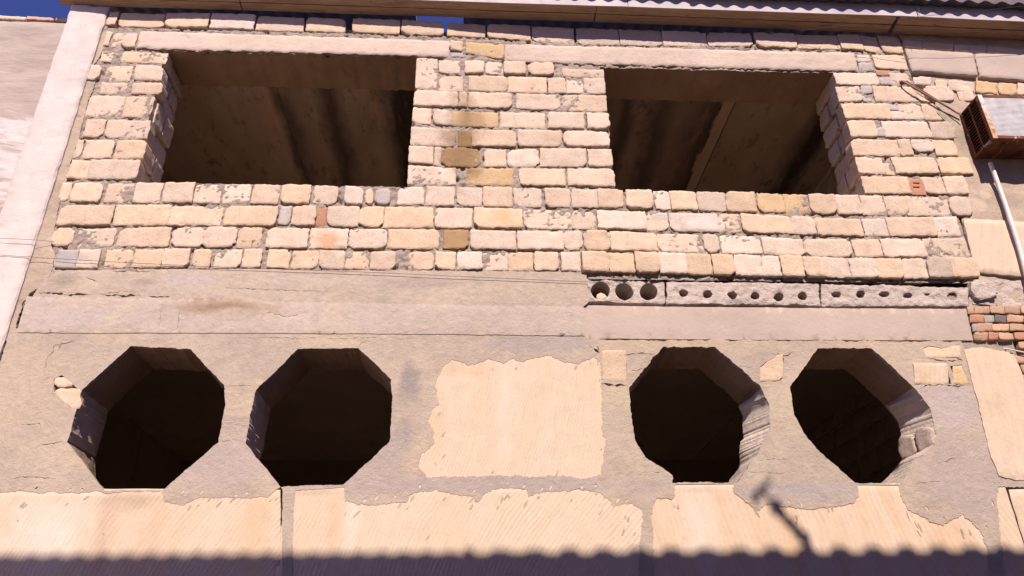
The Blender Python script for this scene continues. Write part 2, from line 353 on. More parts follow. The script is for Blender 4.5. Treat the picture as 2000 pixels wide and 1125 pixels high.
def sheet(mb, outer, holes, y, thick, mat, amp=.004, sp=.05, tint=(.5, .4, .3), edge=.003, fr=1.0, segs=1, hi=0.0):
    O = outer; loops = [O]+holes
    A = np.array(O); lo, hi_ = A.min(0), A.max(0)
    g = [(x+rng.uniform(-.3, .3)*sp, z+rng.uniform(-.3, .3)*sp) for x in np.arange(lo[0], hi_[0], sp) for z in np.arange(lo[1], hi_[1], sp)]
    if g:
        G = np.array(g); ok = inside(G, O)
        for h in holes: ok &= ~inside(G, h)
        g = [g[i] for i in np.nonzero(ok)[0]]
    vs = []; es = []
    for L in loops:
        o = len(vs); vs += [Vector(p) for p in L]; es += [(o+i, o+(i+1) % len(L)) for i in range(len(L))]
    vs += [Vector(p) for p in g]
    V, _, FC, *_r = delaunay_2d_cdt(vs, es, [], 0, 1e-5)
    C = np.array([[sum(V[i].x for i in f)/len(f), sum(V[i].y for i in f)/len(f)] for f in FC])
    ok = inside(C, O)
    for h in holes: ok &= ~inside(C, h)
    FS = [list(FC[i]) for i in np.nonzero(ok)[0]]
    cnt = {}
    for f in FS:
        for i in range(len(f)):
            e = (f[i], f[(i+1) % len(f)]); k = (min(e), max(e)); cnt[k] = None if k in cnt else e
    bd = [e for e in cnt.values() if e]
    bs = {i for e in bd for i in e}
    P = []
    for i, v in enumerate(V):
        q = Vector((v.x, y*3, v.y))
        d = amp*(fb(q, 1.6*fr)+.5*fb(q, 7*fr))+hi*fb(q, 26, 2)
        P.append((v.x, y+d+(edge if i in bs else 0), v.y))
    FS = [f if ((V[f[1]]-V[f[0]]).cross(V[f[2]]-V[f[0]])) > 0 else f[::-1] for f in FS]
    mb.add(P, FS, mat, tint)
    SV = []; SF = []
    for a, b in bd:
        o = len(SV); pa, pb = P[a], P[b]
        SV += [pa, pb, (pb[0], y+thick, pb[2]), (pa[0], y+thick, pa[2])]; SF.append((o, o+1, o+2, o+3))
    mb.add(SV, SF, mat, tint, False)
def crack(pts, w):            # a ragged sliver left open in the render
    L = []; Rr = []; q = [Vector(xz(*p)+(0,)) for p in pts]; R2 = []
    for i in range(len(q)-1):
        m = max(1, int((q[i+1]-q[i]).length/.016))
        for k in range(m): R2.append(q[i].lerp(q[i+1], k/m))
    R2.append(q[-1]); n = len(R2)
    for i, p in enumerate(R2):
        t = (R2[min(i+1, n-1)]-R2[max(i-1, 0)]).normalized(); a = Vector((-t.y, t.x, 0))
        p = p+a*(rng.uniform(-1, 1)*.004+.012*fb(p+Vector((w*900, 0, 0)), 14, 3)); e = min(i, n-1-i)/max(1, n/2)
        ww = w*(.2+.8*min(1, e*2))*rng.choice([.12, .3, .5, .8, 1.0])
        L.append((p+a*ww/2)); Rr.append(p-a*ww/2)
    return [(v.x, v.y) for v in L]+[(v.x, v.y) for v in reversed(Rr)]
def interp(T, x):
    if x <= T[0][0]: a, b = T[0], T[1]
    elif x >= T[-1][0]: a, b = T[-2], T[-1]
    else:
        for a, b in zip(T, T[1:]):
            if a[0] <= x <= b[0]: break
    return a[1]+(b[1]-a[1])*(x-a[0])/(b[0]-a[0])
TINTS = {'': (.57, .43, .33), 'p': (.575, .45, .365), 'w': (.60, .49, .42), 'o': (.54, .375, .225), 'n': (.33, .205, .115), 'g': (.43, .375, .355), 'v': (.49, .39, .325), 'r': (.45, .225, .145), 'k': (.15, .12, .11), 'm': (.43, .275, .195), 'x': (.33, .28, .25), 's': (.50, .315, .22), 'y': (.58, .43, .315)}
def tint_of(code):
    if code == '': code = rng.choice(['', '', '', 'p', 'p', 'y'])
    t = TINTS[code]; f = rng.uniform(.93, 1.06); h = rng.uniform(-.01, .01)
    return (min(.75, t[0]*f), t[1]*f, t[2]*f*(1-h*2))
def quad(x0, x1, T, B, y):
    ym = (interp(T, (x0+x1)/2)+interp(B, (x0+x1)/2))/2
    X0, X1 = at(x0-.9, ym).x, at(x1+.9, ym).x
    def z(x, t): return at(x, interp(t, x)).z
    return [(X0, y, z(x0, B)), (X1, y, z(x1, B)), (X1, y, z(x1, T)), (X0, y, z(x0, T))]
def course(mb, T, B, items, y=0.0, depth=.06, **kw):
    for it in items.split():
        a = it.split(':'); x0, x1 = map(float, a[0].split(',')); code = a[1] if len(a) > 1 else ''
        k = None
        if '*' in code: code = code.replace('*', ''); k = [rng.uniform(.15, .33) for _ in range(4)]
        yy = y+rng.uniform(-.018, .003)
        block(mb, quad(x0, x1, T, B, yy), SHELL, tint_of(code), depth, **{'k': k, **kw})
# ================================================================ THE UNFINISHED HOUSE
house = thing('unfinished_house', 'unfinished pale block house with two bare windows above and four octagonal openings below', 'house', (0, .2, 0))
# ---- blocks of the upper storey
bw = MB()
I_T = [(110, 357), (170, 357), (500, 360), (640, 362), (700, 368), (770, 369), (830, 365), (1000, 367), (1200, 371), (1400, 375), (1620, 381), (1900, 386)]
I_B = [(110, 393), (170, 395), (450, 398), (830, 401), (1000, 405), (1220, 407), (1400, 413), (1620, 418), (1900, 423)]
course(bw, [(200, 24), (450, 29), (874, 45), (1127, 55), (1475, 66), (1760, 71)], [(200, 50), (413, 56), (600, 61), (940, 73), (1120, 87), (1475, 92), (1640, 97), (1760, 106)],
 '212,229 233,320:y 324,408:y 413,497:w 502,593:p 599,674 689,781:y 785,866 874,947 953,1035:y 1040,1120 1127,1208:v 1211,1292:v 1295,1380:p 1383,1467:v 1475,1553:p 1557,1637 1640,1681 1684,1715 1720,1758:y', depth=.12)
course(bw, [(200, 100), (330, 103)], [(200, 121), (330, 124)], '198,220 238,325', .0, .1)
course(bw, [(150, 128), (330, 131)], [(150, 157), (330, 159)], '166,196:* 206,257 265,318', 0, .1)
course(bw, [(150, 161), (330, 163)], [(150, 183), (330, 185)], '197,246 259,316', 0, .1)
course(bw, [(150, 187), (330, 189)], [(150, 228), (330, 230)], '172,240 243,297', 0, .1)
course(bw, [(150, 234), (330, 236)], [(150, 268), (330, 271)], '167,204 208,290:p', 0, .1)
course(bw, [(140, 274), (330, 274)], [(140, 309), (330, 312)], '149,160 165,221 226,284', 0, .1)
course(bw, [(130, 312), (330, 315)], [(130, 349), (330, 352)], '136,177 175,272', 0, .1)
course(bw, [(200, 62), (280, 68)], [(200, 90), (280, 95)], '206,216 219,238 240,266', 0, .1)
# sill course, whose blocks run through the wall
course(bw, I_T, I_B, '119,137 141,199 207,257 264,315 321,379 381,431 437,488:w 494,545 550,607:y 613,659:p 675,709:w 715,728:y* 733,762:g* 777,827:w 833,887:p 893,941 944,999 1004,1057:p 1065,1113 1117,1167:p 1168,1216 1223,1273 1279,1308:w 1310,1360:y 1363,1417:v 1418,1474:y 1481,1531:o 1533,1578:o 1582,1632 1634,1680 1682,1728 1731,1772 1770,1860:p 1855,1893:p*', 0, .38, segs=4)
course(bw, [(100, 402), (300, 402), (500, 404), (800, 405), (950, 407), (1120, 411), (1400, 418), (1500, 418), (1620, 428), (1780, 426), (1880, 424)],
 [(100, 441), (600, 441), (800, 446), (1000, 447), (1200, 448), (1350, 453), (1500, 455), (1650, 462), (1880, 461)],
 '117,221 225,332:y 333,433 440,541:y 547,568:g 572,616 619,637:r 640,701:p 703,749 751,846 850,921:p 927,1020:y 1024,1116:p 1117,1163:p 1167,1261:w 1263,1304 1308,1402:w 1403,1445 1449,1545:y 1546,1590:p 1594,1683 1687,1732:w 1733,1826 1826,1871:w')
course(bw, [(90, 447), (300, 444), (450, 445), (700, 447), (900, 450), (1050, 453), (1170, 450), (1300, 457), (1450, 459), (1530, 466), (1620, 469), (1720, 468), (1890, 464)],
 [(90, 481), (300, 482), (500, 484), (640, 486), (900, 487), (1060, 488), (1250, 490), (1390, 494), (1480, 496), (1560, 500), (1650, 503), (1890, 502)],
 '104,143:* 151,223:p 231,332 337,401:* 397,463:* 465,509:y 522,602:p 606,679 682,755:p 759,857:y 866,914:n 919,1007 1011,1099:p 1100,1137:p* 1140,1191:* 1193,1282 1285,1372 1375,1403 1408,1485:w 1490,1569:p 1571,1661:p* 1666,1719 1722,1806:p 1808,1889:p')
course(bw, [(100, 489), (300, 487), (500, 487), (700, 491), (900, 493), (1130, 493)], [(100, 524), (480, 524), (700, 526), (900, 528), (1130, 530)],
 '112,150:g 153,194:p 207,257:y 262,318:y 320,370 376,411:y 420,471:p 476,511 524,566:y 571,621:y 624,673 676,720:y 724,772 799,846:y 851,889 894,941:w 943,991 993,1040:y 1044,1090 1097,1133')
course(bw, [(1130, 495), (1240, 496), (1360, 498), (1410, 500), (1560, 503), (1700, 508), (1900, 506)], [(1130, 532), (1200, 534), (1350, 537), (1450, 540), (1560, 543), (1750, 546), (1910, 543)],
 '1137,1187 1189,1237 1240,1285:y 1287,1339:w 1340,1388:y 1391,1431:y 1433,1485:w 1487,1521:w 1523,1566:y 1569,1606 1607,1657:p 1659,1709:w 1709,1760:y 1759,1808 1808,1853:v 1853,1905:y', -.022, .1)
# pier between the windows
course(bw, [(800, 119), (900, 119), (940, 120), (1180, 126)], [(800, 143), (940, 144), (1180, 150)], '858,898:p 908,944 949,983 984,1026 1032,1081:*')
course(bw, [(1090, 135), (1180, 135)], [(1090, 150), (1180, 152)], '1100,1179')
course(bw, [(800, 113), (900, 113)], [(800, 173), (900, 173)], '813,853:p', amp=.001, edge=.002, k=[.02]*4)
course(bw, [(850, 149), (1180, 154)], [(850, 178), (1180, 184)], '859,904 916,991 993,1067 1071,1104 1107,1139 1141,1181:p')
course(bw, [(800, 178), (900, 181), (1190, 187)], [(800, 207), (900, 210), (1190, 218)], '809,894:p 897,911 915,999 1009,1093:p 1100,1184')
course(bw, [(800, 210), (900, 219), (1190, 223)], [(800, 240), (900, 248), (1190, 253)], '806,841:p 847,882:p 883,973:o 977,1064:p 1071,1140 1147,1189:p')
course(bw, [(800, 248), (900, 254), (1190, 258)], [(800, 283), (900, 287), (1190, 287)], '803,890:p 895,919:n 922,1007 1011,1096:p 1101,1189:p')
course(bw, [(795, 285), (870, 289), (950, 292), (1195, 292)], [(795, 317), (870, 326), (950, 327), (1195, 326)], '799,846:p 849,861 863,938:n* 947,988 992,1052:w* 1055,1144 1149,1195')
course(bw, [(795, 322), (900, 329), (1200, 331)], [(795, 359), (900, 361), (1200, 365)], '797,890:p 912,1002:o 1015,1103 1109,1199')
course(bw, [(880, 82), (990, 88)], [(880, 98), (990, 117)], '880,903:p 910,984:o')
course(bw, [(880, 99), (910, 100)], [(880, 111), (910, 112)], '881,904:g')
# right pier
def cr(y0, y1, items, y=0.0, s=.006):
    course(bw, [(1600, y0), (1900, y0+300*s)], [(1600, y1), (1900, y1+300*s)], items, y, .1)
cr(107, 135, '1707,1769'); cr(107, 120, '1674,1697:w'); cr(123, 138, '1678,1704:g')
cr(142, 166, '1631,1715 1740,1777:p'); cr(136, 147, '1712,1736:r'); cr(150, 166, '1718,1739:g'); cr(149, 164, '1785,1819:w')
cr(168, 198, '1637,1681 1707,1790'); cr(167, 182, '1683,1703:g'); cr(184, 198, '1685,1705:g'); cr(168, 196, '1806,1860:p* 1871,1899:p'); cr(182, 197, '1792,1822:*')
cr(202, 232, '1647,1737:y 1756,1801 1803,1836'); cr(203, 215, '1734,1752:g'); cr(217, 233, '1740,1760:w')
cr(236, 268, '1657,1711 1725,1815 1818,1868:v'); cr(248, 266, '1712,1728:g')
cr(273, 304, '1664,1755 1756,1778 1824,1866:y'); cr(273, 296, '1779,1822:w*')
cr(307, 339, '1673,1727 1745,1828 1831,1895'); cr(318, 342, '1729,1743')
cr(345, 378, '1685,1775:y 1802,1847 1844,1885:p')
q_ = quad(1777, 1804, [(1600, 349), (1900, 350.8)], [(1600, 380), (1900, 382)], 0)          # red brick laid on end, its two slots open
sl = [poly((1782, a), (1795, a+1.2), (1795, a+4), (1782, a+2.8)) for a in (357, 365)]
sheet(bw, rag([(p[0], p[2]) for p in q_], .003, .01), sl, -.010, .06, SHELL, .001, .02, TINTS['r'], edge=.002)
bwo = bw.build('block_wall', house)
# slots of the perforated red brick: drawn as two dark recesses
mo = MB()
def grid_mortar(mb, x0, x1, z0, z1, drops, y, stp=.0115):
    nx, nz = int((x1-x0)/stp), int((z1-z0)/stp); V = []; idx = {}
    def vid(i, j):
        if (i, j) not in idx:
            X, Z = x0+i*stp, z0+j*stp; q = (X, 0, Z)
            n1 = fb(q, 9); n2 = fb(q, 33, 2)
            idx[i, j] = len(V); V.append((X, y+.009*n1+.010*n2+.09*max(0, fb((X+5, 3, Z), 19, 2)-.33)+(.05 if Z > 6.585 else 0), Z))
        return idx[i, j]
    Fs = []
    for i in range(nx):
        for j in range(nz):
            cx, cz = x0+(i+.5)*stp, z0+(j+.5)*stp
            if any(a < cx < b and c < cz < d for a, b, c, d in drops): continue
            Fs.append((vid(i, j), vid(i+1, j), vid(i+1, j+1), vid(i, j+1)))
    mb.add(V, Fs, MORTAR)
WL = (-2.56, -.50, 5.03, 6.33); WR = (1.08, 3.10, 5.02, 6.28)
grid_mortar(mo, -3.13, 3.79, 4.22, 6.69, [(WL[0]-.02, WL[1]+.02, 5.0, 6.32), (WR[0]-.02, WR[1]+.02, 4.985, 6.27)], .005)
for a, b in ((-3.12, -2.62), (-.44, 1.03), (3.16, 3.78)): box(mo, (a, .045, 4.3), (b, .395, 6.28), MORTAR)
box(mo, (-2.62, .06, 4.3), (3.16, .395, 4.985), MORTAR)
box(mo, (-3.12, .045, 6.36), (3.78, .395, 6.66), MORTAR)
mo.build('mortar_bed', bwo)
# ---- window jambs of coursed blocks
def jamb(X, side, rows, name='window_jamb'):
    mb = MB()
    for i, (z0, z1) in enumerate(rows):
        cuts = [.05, .22, .41] if i % 2 else [.05, .14, .41] if i % 3 else [.05, .41]
        for y0, y1 in zip(cuts, cuts[1:]):
            xx = X+rng.uniform(-.012, .012)*1.2+(side*.0)
            z0_, z1_ = z0+rng.uniform(.0, .012), z1-rng.uniform(.004, .014)
            a, b = (y0+.005, y1-.005) if side > 0 else (y1-.005, y0+.005)
            block(mb, [(xx, a, z0_), (xx, b, z0_), (xx, b, z1_), (xx, a, z1_)], SHELL, tint_of('' if rng.random() > .3 else 'v'), .08, amp=.006)
    return mb.build(name, house)
def rows(ys, x): return [(at(x, b).z, at(x, a).z) for a, b in ys]
jl = rows([(102, 124), (130, 159), (162, 185), (188, 230), (235, 271), (273, 312), (314, 355)], 300)
jamb(-2.565, 1, jl); jamb(-.505, -1, jl)
jr = rows([(141, 167), (169, 199), (202, 233), (236, 270), (273, 305), (307, 341), (345, 383)], 1650)
jamb(1.085, 1, jr); jamb(3.095, -1, jr)
# ---- lintels with their soffits
def beam_px(name, pts, y, depth, mat, tint=(.5, .4, .3), **kw):
    mb = MB(); block(mb, [(at(*p).x, y, at(*p).z) for p in pts], mat, tint, depth, **kw)
    return mb.build(name, house)
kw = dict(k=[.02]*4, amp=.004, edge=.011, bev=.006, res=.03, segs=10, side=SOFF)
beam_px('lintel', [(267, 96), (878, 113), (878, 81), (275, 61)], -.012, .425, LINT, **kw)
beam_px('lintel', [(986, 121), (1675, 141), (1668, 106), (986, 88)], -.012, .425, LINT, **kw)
# ---- floor slab ends with their cores
HS = MB
def hollow(pts, holes, y):
    mb = MB(); hl = []
    for x, yy, rx, ry in holes:
        hl.append(rag(poly(*[(x+rx*math.cos(a*math.pi/10), yy+ry*math.sin(a*math.pi/10)) for a in range(20)]), .006, .02))
    sheet(mb, rag(poly(*pts), .008, .02), hl, y, .41, ROUGH, .009, .016, hi=.010)
    return mb.build('hollow_core_slab', house)
hollow([(1148, 542), (1300, 548), (1300, 591), (1148, 586)], [(1173, 566, 18.5, 17), (1220, 567, 18, 17.5), (1268, 567, 18, 17)], .016)
hollow([(1303, 549), (1600, 553), (1603, 594), (1303, 592)], [(1336, 571, 9, 7), (1383, 573, 9.5, 8), (1431, 576, 9.5, 8), (1476, 577, 9, 8), (1522, 579, 9.5, 8.5), (1569, 577, 9, 8)], .008)
hollow([(1606, 553), (1893, 560), (1895, 596), (1606, 595)], [(1636, 573, 10, 6), (1683, 573, 9, 7), (1728, 574, 10, 6), (1775, 575, 10, 5), (1813, 573, 5, 2.5), (1862, 577, 10, 8)], .012)
# ---- ring beam: bare cast length and the rendered length
mb = MB(); sheet(mb, rag(poly((1120, 594), (1300, 597), (1600, 600), (1889, 602), (1903, 663), (1500, 662), (1142, 659)), .003, .03), [], .012, .35, CONC, .003, .05)
mb.build('concrete_beam', house)
mb = MB()
band_holes = [crack([(76, 573), (130, 575), (180, 578)], .02), crack([(200, 577), (275, 579)], .02), crack([(290, 580), (332, 580)], .018), crack([(220, 530), (300, 530)], .01),
              crack([(190, 575), (230, 571), (262, 570)], .006), crack([(166, 545), (195, 551)], .006), crack([(430, 562), (540, 568), (640, 570)], .006)]
sheet(mb, rag(poly((104, 529), (300, 527), (480, 526), (700, 529), (900, 530), (1080, 531), (1145, 537), (1150, 590), (1134, 605), (900, 602), (640, 596), (400, 591), (200, 588), (62, 584), (80, 556), (107, 535)), .006), band_holes, -.0075, .05, BEAMR, .0012, .04, edge=.001)
sheet(mb, rag(poly((53, 580), (200, 582), (400, 584), (640, 589), (900, 595), (1134, 599), (1142, 602), (1142, 657), (1000, 655), (700, 652), (400, 651), (150, 651), (34, 650)), .0035, .02),
      [crack([(318, 600), (312, 640)], .004), crack([(352, 605), (346, 645)], .004), crack([(520, 610), (560, 618), (600, 612)], .005)], -.0095, .05, BEAMP, .0012, .045)
mb.build('rendered_band', house)
# ---- octagons
OCT = [[(256, 676), (371, 682), (438, 753), (440, 792), (426, 865), (318, 957), (205, 958), (132, 865), (140, 835), (160, 762)],
       [(583, 681), (700, 680), (764, 741), (766, 790), (761, 863), (672, 946), (548, 951), (480, 867), (489, 810), (500, 762)],
       [(1294, 678), (1397, 678), (1483, 752), (1501, 790), (1503, 835), (1479, 887), (1440, 942), (1314, 943), (1314, 930), (1290, 912), (1262, 893), (1241, 863), (1238, 845), (1232, 800), (1228, 757)],
       [(1597, 680), (1702, 680), (1746, 720), (1790, 762), (1818, 800), (1828, 850), (1822, 868), (1790, 905), (1758, 945), (1669, 943), (1603, 884), (1570, 847), (1551, 811), (1543, 755)]]
octr = [rag(poly(*o), a, .012, True, 1.6) for o, a in zip(OCT, (.005, .005, .007, .006))]
WALLT = .41; octb = []
for i, L in enumerate(octr):
    mb = MB(); n = len(L); V = []; segs = 8; xc_ = sum(p[0] for p in L)/n; zc_ = sum(p[1] for p in L)/n; zj_ = at(1600, 756).z
    for s_ in range(segs+1):
        yy = -.002+(WALLT+.002)*s_/segs
        for p in L:
            q = Vector((p[0], yy, p[1])); k = .008*min(s_, 2)/2
            dn = max(0, min(1, (zc_-.18-p[1])/.25))*.16*s_/segs if i < 3 else 0
            if i > 1 and p[0] > xc_+.1 and p[1] < zj_:
                u_ = (yy/.25); sp_ = .1*(u_ if u_ < 1 else max(0, 1-(u_-1)*1.6))
                dn = 0; q0 = min(1, (zj_-p[1])/.05)*max(0, min(1, (p[1]-zc_+.36)/.22)); V.append((p[0]-sp_*q0+k*fb(q, 6), yy, p[1])); continue
            V.append((p[0]+k*fb(q, 6)+dn*(1 if p[0] > xc_ else -1)*(abs(p[0]-xc_) > .2), yy, p[1]+k*fb(q+Vector((4, 4, 4)), 6)-dn))
    octb.append([(v[0], v[2]) for v in V[-n:]])
    cxm = min(p[0] for p in L); lo_, hi_ = at(500, 864).z, at(500, 764).z
    jb = [i > 1 and L[j][0] > xc_+.1 and L[j][1] < at(1600, 756).z for j in range(n)]
    bare = [i < 2 and L[j][0] < cxm+.13 and lo_ < L[j][1] < hi_ for j in range(n)]
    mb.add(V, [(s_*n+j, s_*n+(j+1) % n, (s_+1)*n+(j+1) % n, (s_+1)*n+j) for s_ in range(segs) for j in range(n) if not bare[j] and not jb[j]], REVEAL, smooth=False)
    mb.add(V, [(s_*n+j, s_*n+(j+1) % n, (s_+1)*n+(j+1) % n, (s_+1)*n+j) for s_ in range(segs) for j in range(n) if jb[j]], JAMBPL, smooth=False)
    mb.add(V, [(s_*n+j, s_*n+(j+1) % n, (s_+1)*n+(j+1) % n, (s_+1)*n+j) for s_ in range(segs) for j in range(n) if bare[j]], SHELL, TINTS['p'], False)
    if i == 3:                                                   # bare stones in the broken side of the last opening
        for (za, zb, y0, y1) in ((766, 830, .0, .25), (832, 874, -.005, .115), (836, 880, .125, .25)):
            X = at(1820, (za+zb)/2).x; z0, z1 = at(1820, zb).z, at(1820, za).z; fx = lambda y: X+.008-.1*y/.25
            block(mb, [(fx(y1)-.012, y1, z0), (fx(y0)-.012, y0, z0), (fx(y0)-.012, y0, z1), (fx(y1)-.012, y1, z1)], SHELL, tint_of('v'), .1, [.1, .2, .15, .2], .007, .012)
    mb.build('octagonal_window', house)
# ---- render of the lower storey, broken open over the sawn stone
zm = lambda pts, s, ox, oy: [(ox+x/s, oy+y/s) for x, y in pts]
centre = zm([(140, 430), (185, 320), (240, 290), (330, 320), (440, 285), (520, 305), (570, 280), (620, 300), (690, 275), (780, 270), (850, 300), (930, 310), (1020, 270), (1050, 300), (1055, 500), (1055, 700), (1080, 720), (1065, 830), (1050, 900), (1050, 920), (940, 940), (800, 925), (700, 935), (560, 920), (450, 930), (330, 925), (240, 935), (100, 935), (80, 910), (50, 880), (70, 800), (140, 750), (130, 680), (100, 620), (130, 560), (160, 530)], 2.812, 800, 600)
bot = [(548, 951), (537, 957), (521, 972), (453, 972), (388, 972), (362, 987), (321, 980), (317, 960), (205, 961), (120, 962), (60, 960), (-20, 962), (-62, 962)]
botm = [(672, 949), (676, 980), (700, 986), (740, 986), (794, 980), (798, 968), (816, 958), (844, 958), (876, 960), (884, 964), (924, 970), (928, 980), (938, 978), (948, 960), (980, 954), (1028, 956), (1034, 972), (1048, 964), (1076, 960), (1132, 958), (1172, 962), (1188, 976), (1196, 990), (1232, 984), (1256, 996), (1250, 1060), (1246, 1140), (1240, 1300), (1272, 1300), (1275, 1140), (1276, 1060), (1272, 992), (1284, 972), (1314, 976), (1320, 946)]
botr = [(1434, 946), (1434, 962), (1448, 974), (1480, 996), (1496, 984), (1552, 992), (1584, 994), (1632, 990), (1668, 980), (1678, 964), (1676, 947)]
bote = [(1756, 948), (1760, 968), (1774, 996), (1792, 1004), (1816, 1020), (1840, 1026), (1880, 1004), (1900, 1024), (1912, 1032), (1928, 1068), (1932, 1125), (1936, 1300), (1975, 1300), (1962, 1120), (1950, 1020), (1946, 975), (1952, 950), (1985, 952), (2040, 950)]
top_r = [(2040, 934), (1981, 931), (1962, 924), (1963, 912), (1945, 882), (1941, 850), (1948, 836), (1952, 822), (1924, 812), (1914, 791), (1894, 730), (1886, 684)]
outer = [(1878, 667), (1700, 666), (1400, 665), (1180, 664), (1136, 658), (1110, 650), (1000, 648), (700, 644), (400, 640), (150, 640), (24, 640), (-8, 727), (-35, 840)]+bot[::-1]
# the outer ring runs: top edge leftwards, down the left side, along the ragged foot rightwards, up the right side
P_out = rag(poly(*outer), .011, .012, False)
P_out += [p for p in octr[1]][0:0]
foot = rag(poly((552, 954), (551, 1040), (549, 1140), (545, 1300), (569, 1300), (571, 1140), (572, 1060), (574, 1000), (577, 958), (672, 952)), .005, .02, False)
foot += rag(poly(*botm[1:]), .011, .006, False, 1.8)+rag(poly(*botr), .011, .006, False, 1.8)+rag(poly(*bote), .011, .006, False, 1.8)+rag(poly(*top_r), .009, .012, False)
OUT = P_out+foot
# openings are cut as holes wherever they do not touch the foot; their sills sit on the stone
lh = [octr[i] for i in range(4)]
lh.append(rag(poly(*centre), .010, .006, True, 1.8))
lh += [rag(poly(*zm(q, 2.812, 800, 600)), .006, .01) for q in ([(1062, 300), (1100, 240), (1170, 250), (1192, 275), (1190, 400), (1062, 395)],)]
lh += [rag(poly(*q), .006, .012) for q in ([(1484, 745), (1484, 716), (1502, 705), (1518, 690), (1530, 700), (1527, 742)],
      [(1802, 679), (1815, 675), (1842, 680), (1872, 673), (1876, 696), (1812, 699)], [(1783, 713), (1800, 710), (1848, 712), (1858, 750), (1792, 748)], [(1856, 715), (1878, 712), (1893, 750), (1866, 752)],
      [(104, 742), (120, 733), (146, 752), (158, 763), (153, 775), (140, 797), (106, 765)])]
CR = [([(1168, 748), (1190, 752), (1226, 753)], .02), ([(1150, 676), (1172, 690), (1166, 676)], .02), ([(1195, 690), (1240, 692), (1284, 691)], .008),
      ([(1790, 757), (1830, 752), (1893, 755)], .014), ([(130, 862), (100, 866), (70, 872)], .006), ([(440, 757), (470, 752), (497, 757)], .004), ([(425, 864), (455, 859), (476, 864)], .005),
      ([(155, 664), (110, 675), (92, 700), (88, 725)], .007), ([(124, 664), (112, 690)], .005), ([(80, 741), (100, 736)], .007), ([(40, 829), (75, 829), (80, 840)], .007),
      ([(20, 935), (60, 931), (110, 936)], .006), ([(700, 678), (716, 664)], .006), ([(1486, 896), (1540, 896)], .005), ([(1455, 922), (1540, 922)], .004),
      ([(1400, 712), (1480, 716)], .004), ([(1232, 723), (1262, 722)], .007), ([(1505, 690), (1530, 696), (1550, 688)], .008), ([(1800, 700), (1850, 705), (1880, 702)], .012), ([(1862, 696), (1880, 706)], .012),
      ([(1830, 905), (1870, 892)], .005), ([(1790, 942), (1840, 940)], .004), ([(440, 660), (700, 660), (850, 662)], .004), ([(108, 748), (103, 768), (112, 775)], .007), ([(1245, 925), (1300, 922)], .004)]
def blob(x, y, a, b, ang):
    c = at(x, y); out = []; so = rng.uniform(0, 99)
    for i in range(14):
        t = i*math.pi/7; r = 1+.45*noise.noise(Vector((so, math.cos(t)*1.5, math.sin(t)*1.5))); u, v = a*r*math.cos(t), b*r*math.sin(t)
        out.append((c.x+u*math.cos(ang)-v*math.sin(ang), c.z+u*math.sin(ang)+v*math.cos(ang)))
    return out
chips = []; flakes = []; taken = []
edge_px = [(388, 972, 1), (450, 972, 1), (510, 972, 1), (700, 986, 1), (760, 980, 1), (840, 958, 1), (930, 970, 1), (1000, 954, 1), (1060, 962, 1), (1130, 958, 1), (1210, 985, 1), (1250, 1030, 1.4), (1300, 972, 1.7), (1460, 982, 1.8), (1550, 990, 1.8), (1630, 988, 1.8), (1790, 1004, 1.8), (1830, 1022, 1.8), (1890, 1015, 1.8), (1915, 1035, 1.8), (60, 962, .9), (150, 962, .9), (1955, 990, 1.6)]
for x, y, an in edge_px:
    for _ in range(2):
        qx, qy = x+rng.uniform(-36, 36), y+rng.uniform(2, 26); flakes.append(blob(qx, qy, rng.uniform(.008, .03), rng.uniform(.003, .008), an+rng.uniform(-.25, .25)))
    for _ in range(2):
        qx, qy = x+rng.uniform(-34, 34), y-rng.uniform(3, 12)
        if all((qx-a)**2+(qy-b)**2 > 200 for a, b in taken): taken.append((qx, qy)); chips.append(blob(qx, qy, rng.uniform(.008, .02), rng.uniform(.004, .008), an+rng.uniform(-.3, .3)))
for _ in range(22):
    t = rng.random(); qx, qy = rng.choice([(rng.uniform(825, 870), rng.uniform(740, 915)), (rng.uniform(850, 1170), rng.uniform(705, 722)), (rng.uniform(1158, 1178), rng.uniform(720, 920)), (rng.uniform(850, 1160), rng.uniform(920, 932)), (rng.uniform(600, 1240), rng.uniform(975, 1060)), (rng.uniform(0, 530), rng.uniform(980, 1060)), (rng.uniform(1300, 1900), rng.uniform(1000, 1060))])
    flakes.append(blob(qx, qy, rng.uniform(.006, .022), rng.uniform(.003, .008), rng.uniform(.8, 1.9)))
chips = [c for c in chips if inside(np.array(c), OUT).all() and not any(inside(np.array(c), h).any() for h in lh)]
mb = MB()
sheet(mb, OUT, lh+chips+[crack(*c) for c in CR], -.0022, .03, PLASTER, .0005, .045, edge=0)
for f in flakes: mb.add([(p[0], -.0015, p[1]) for p in f]+[(p[0], .006, p[1]) for p in f], [tuple(range(14))]+[(i, (i+1) % 14, 14+(i+1) % 14, 14+i) for i in range(14)], PLASTER, smooth=False)
mb.build('rendered_wall', house)
# bonding mortar that shows through the cracks
mb = MB()
exp = lambda L, d: [((p[0]-cx)*d+cx, (p[1]-cz)*d+cz) for cx, cz in [(sum(q[0] for q in L)/len(L), sum(q[1] for q in L)/len(L))] for p in L]
sheet(mb, [(-3.6, 2.715), (3.62, 2.73), (3.62, 3.80), (-3.6, 3.80)], [exp(o, 1.008) for o in octr], .028, .01, MORTAR, .004, .08)
mb.build('backing_mortar', house)
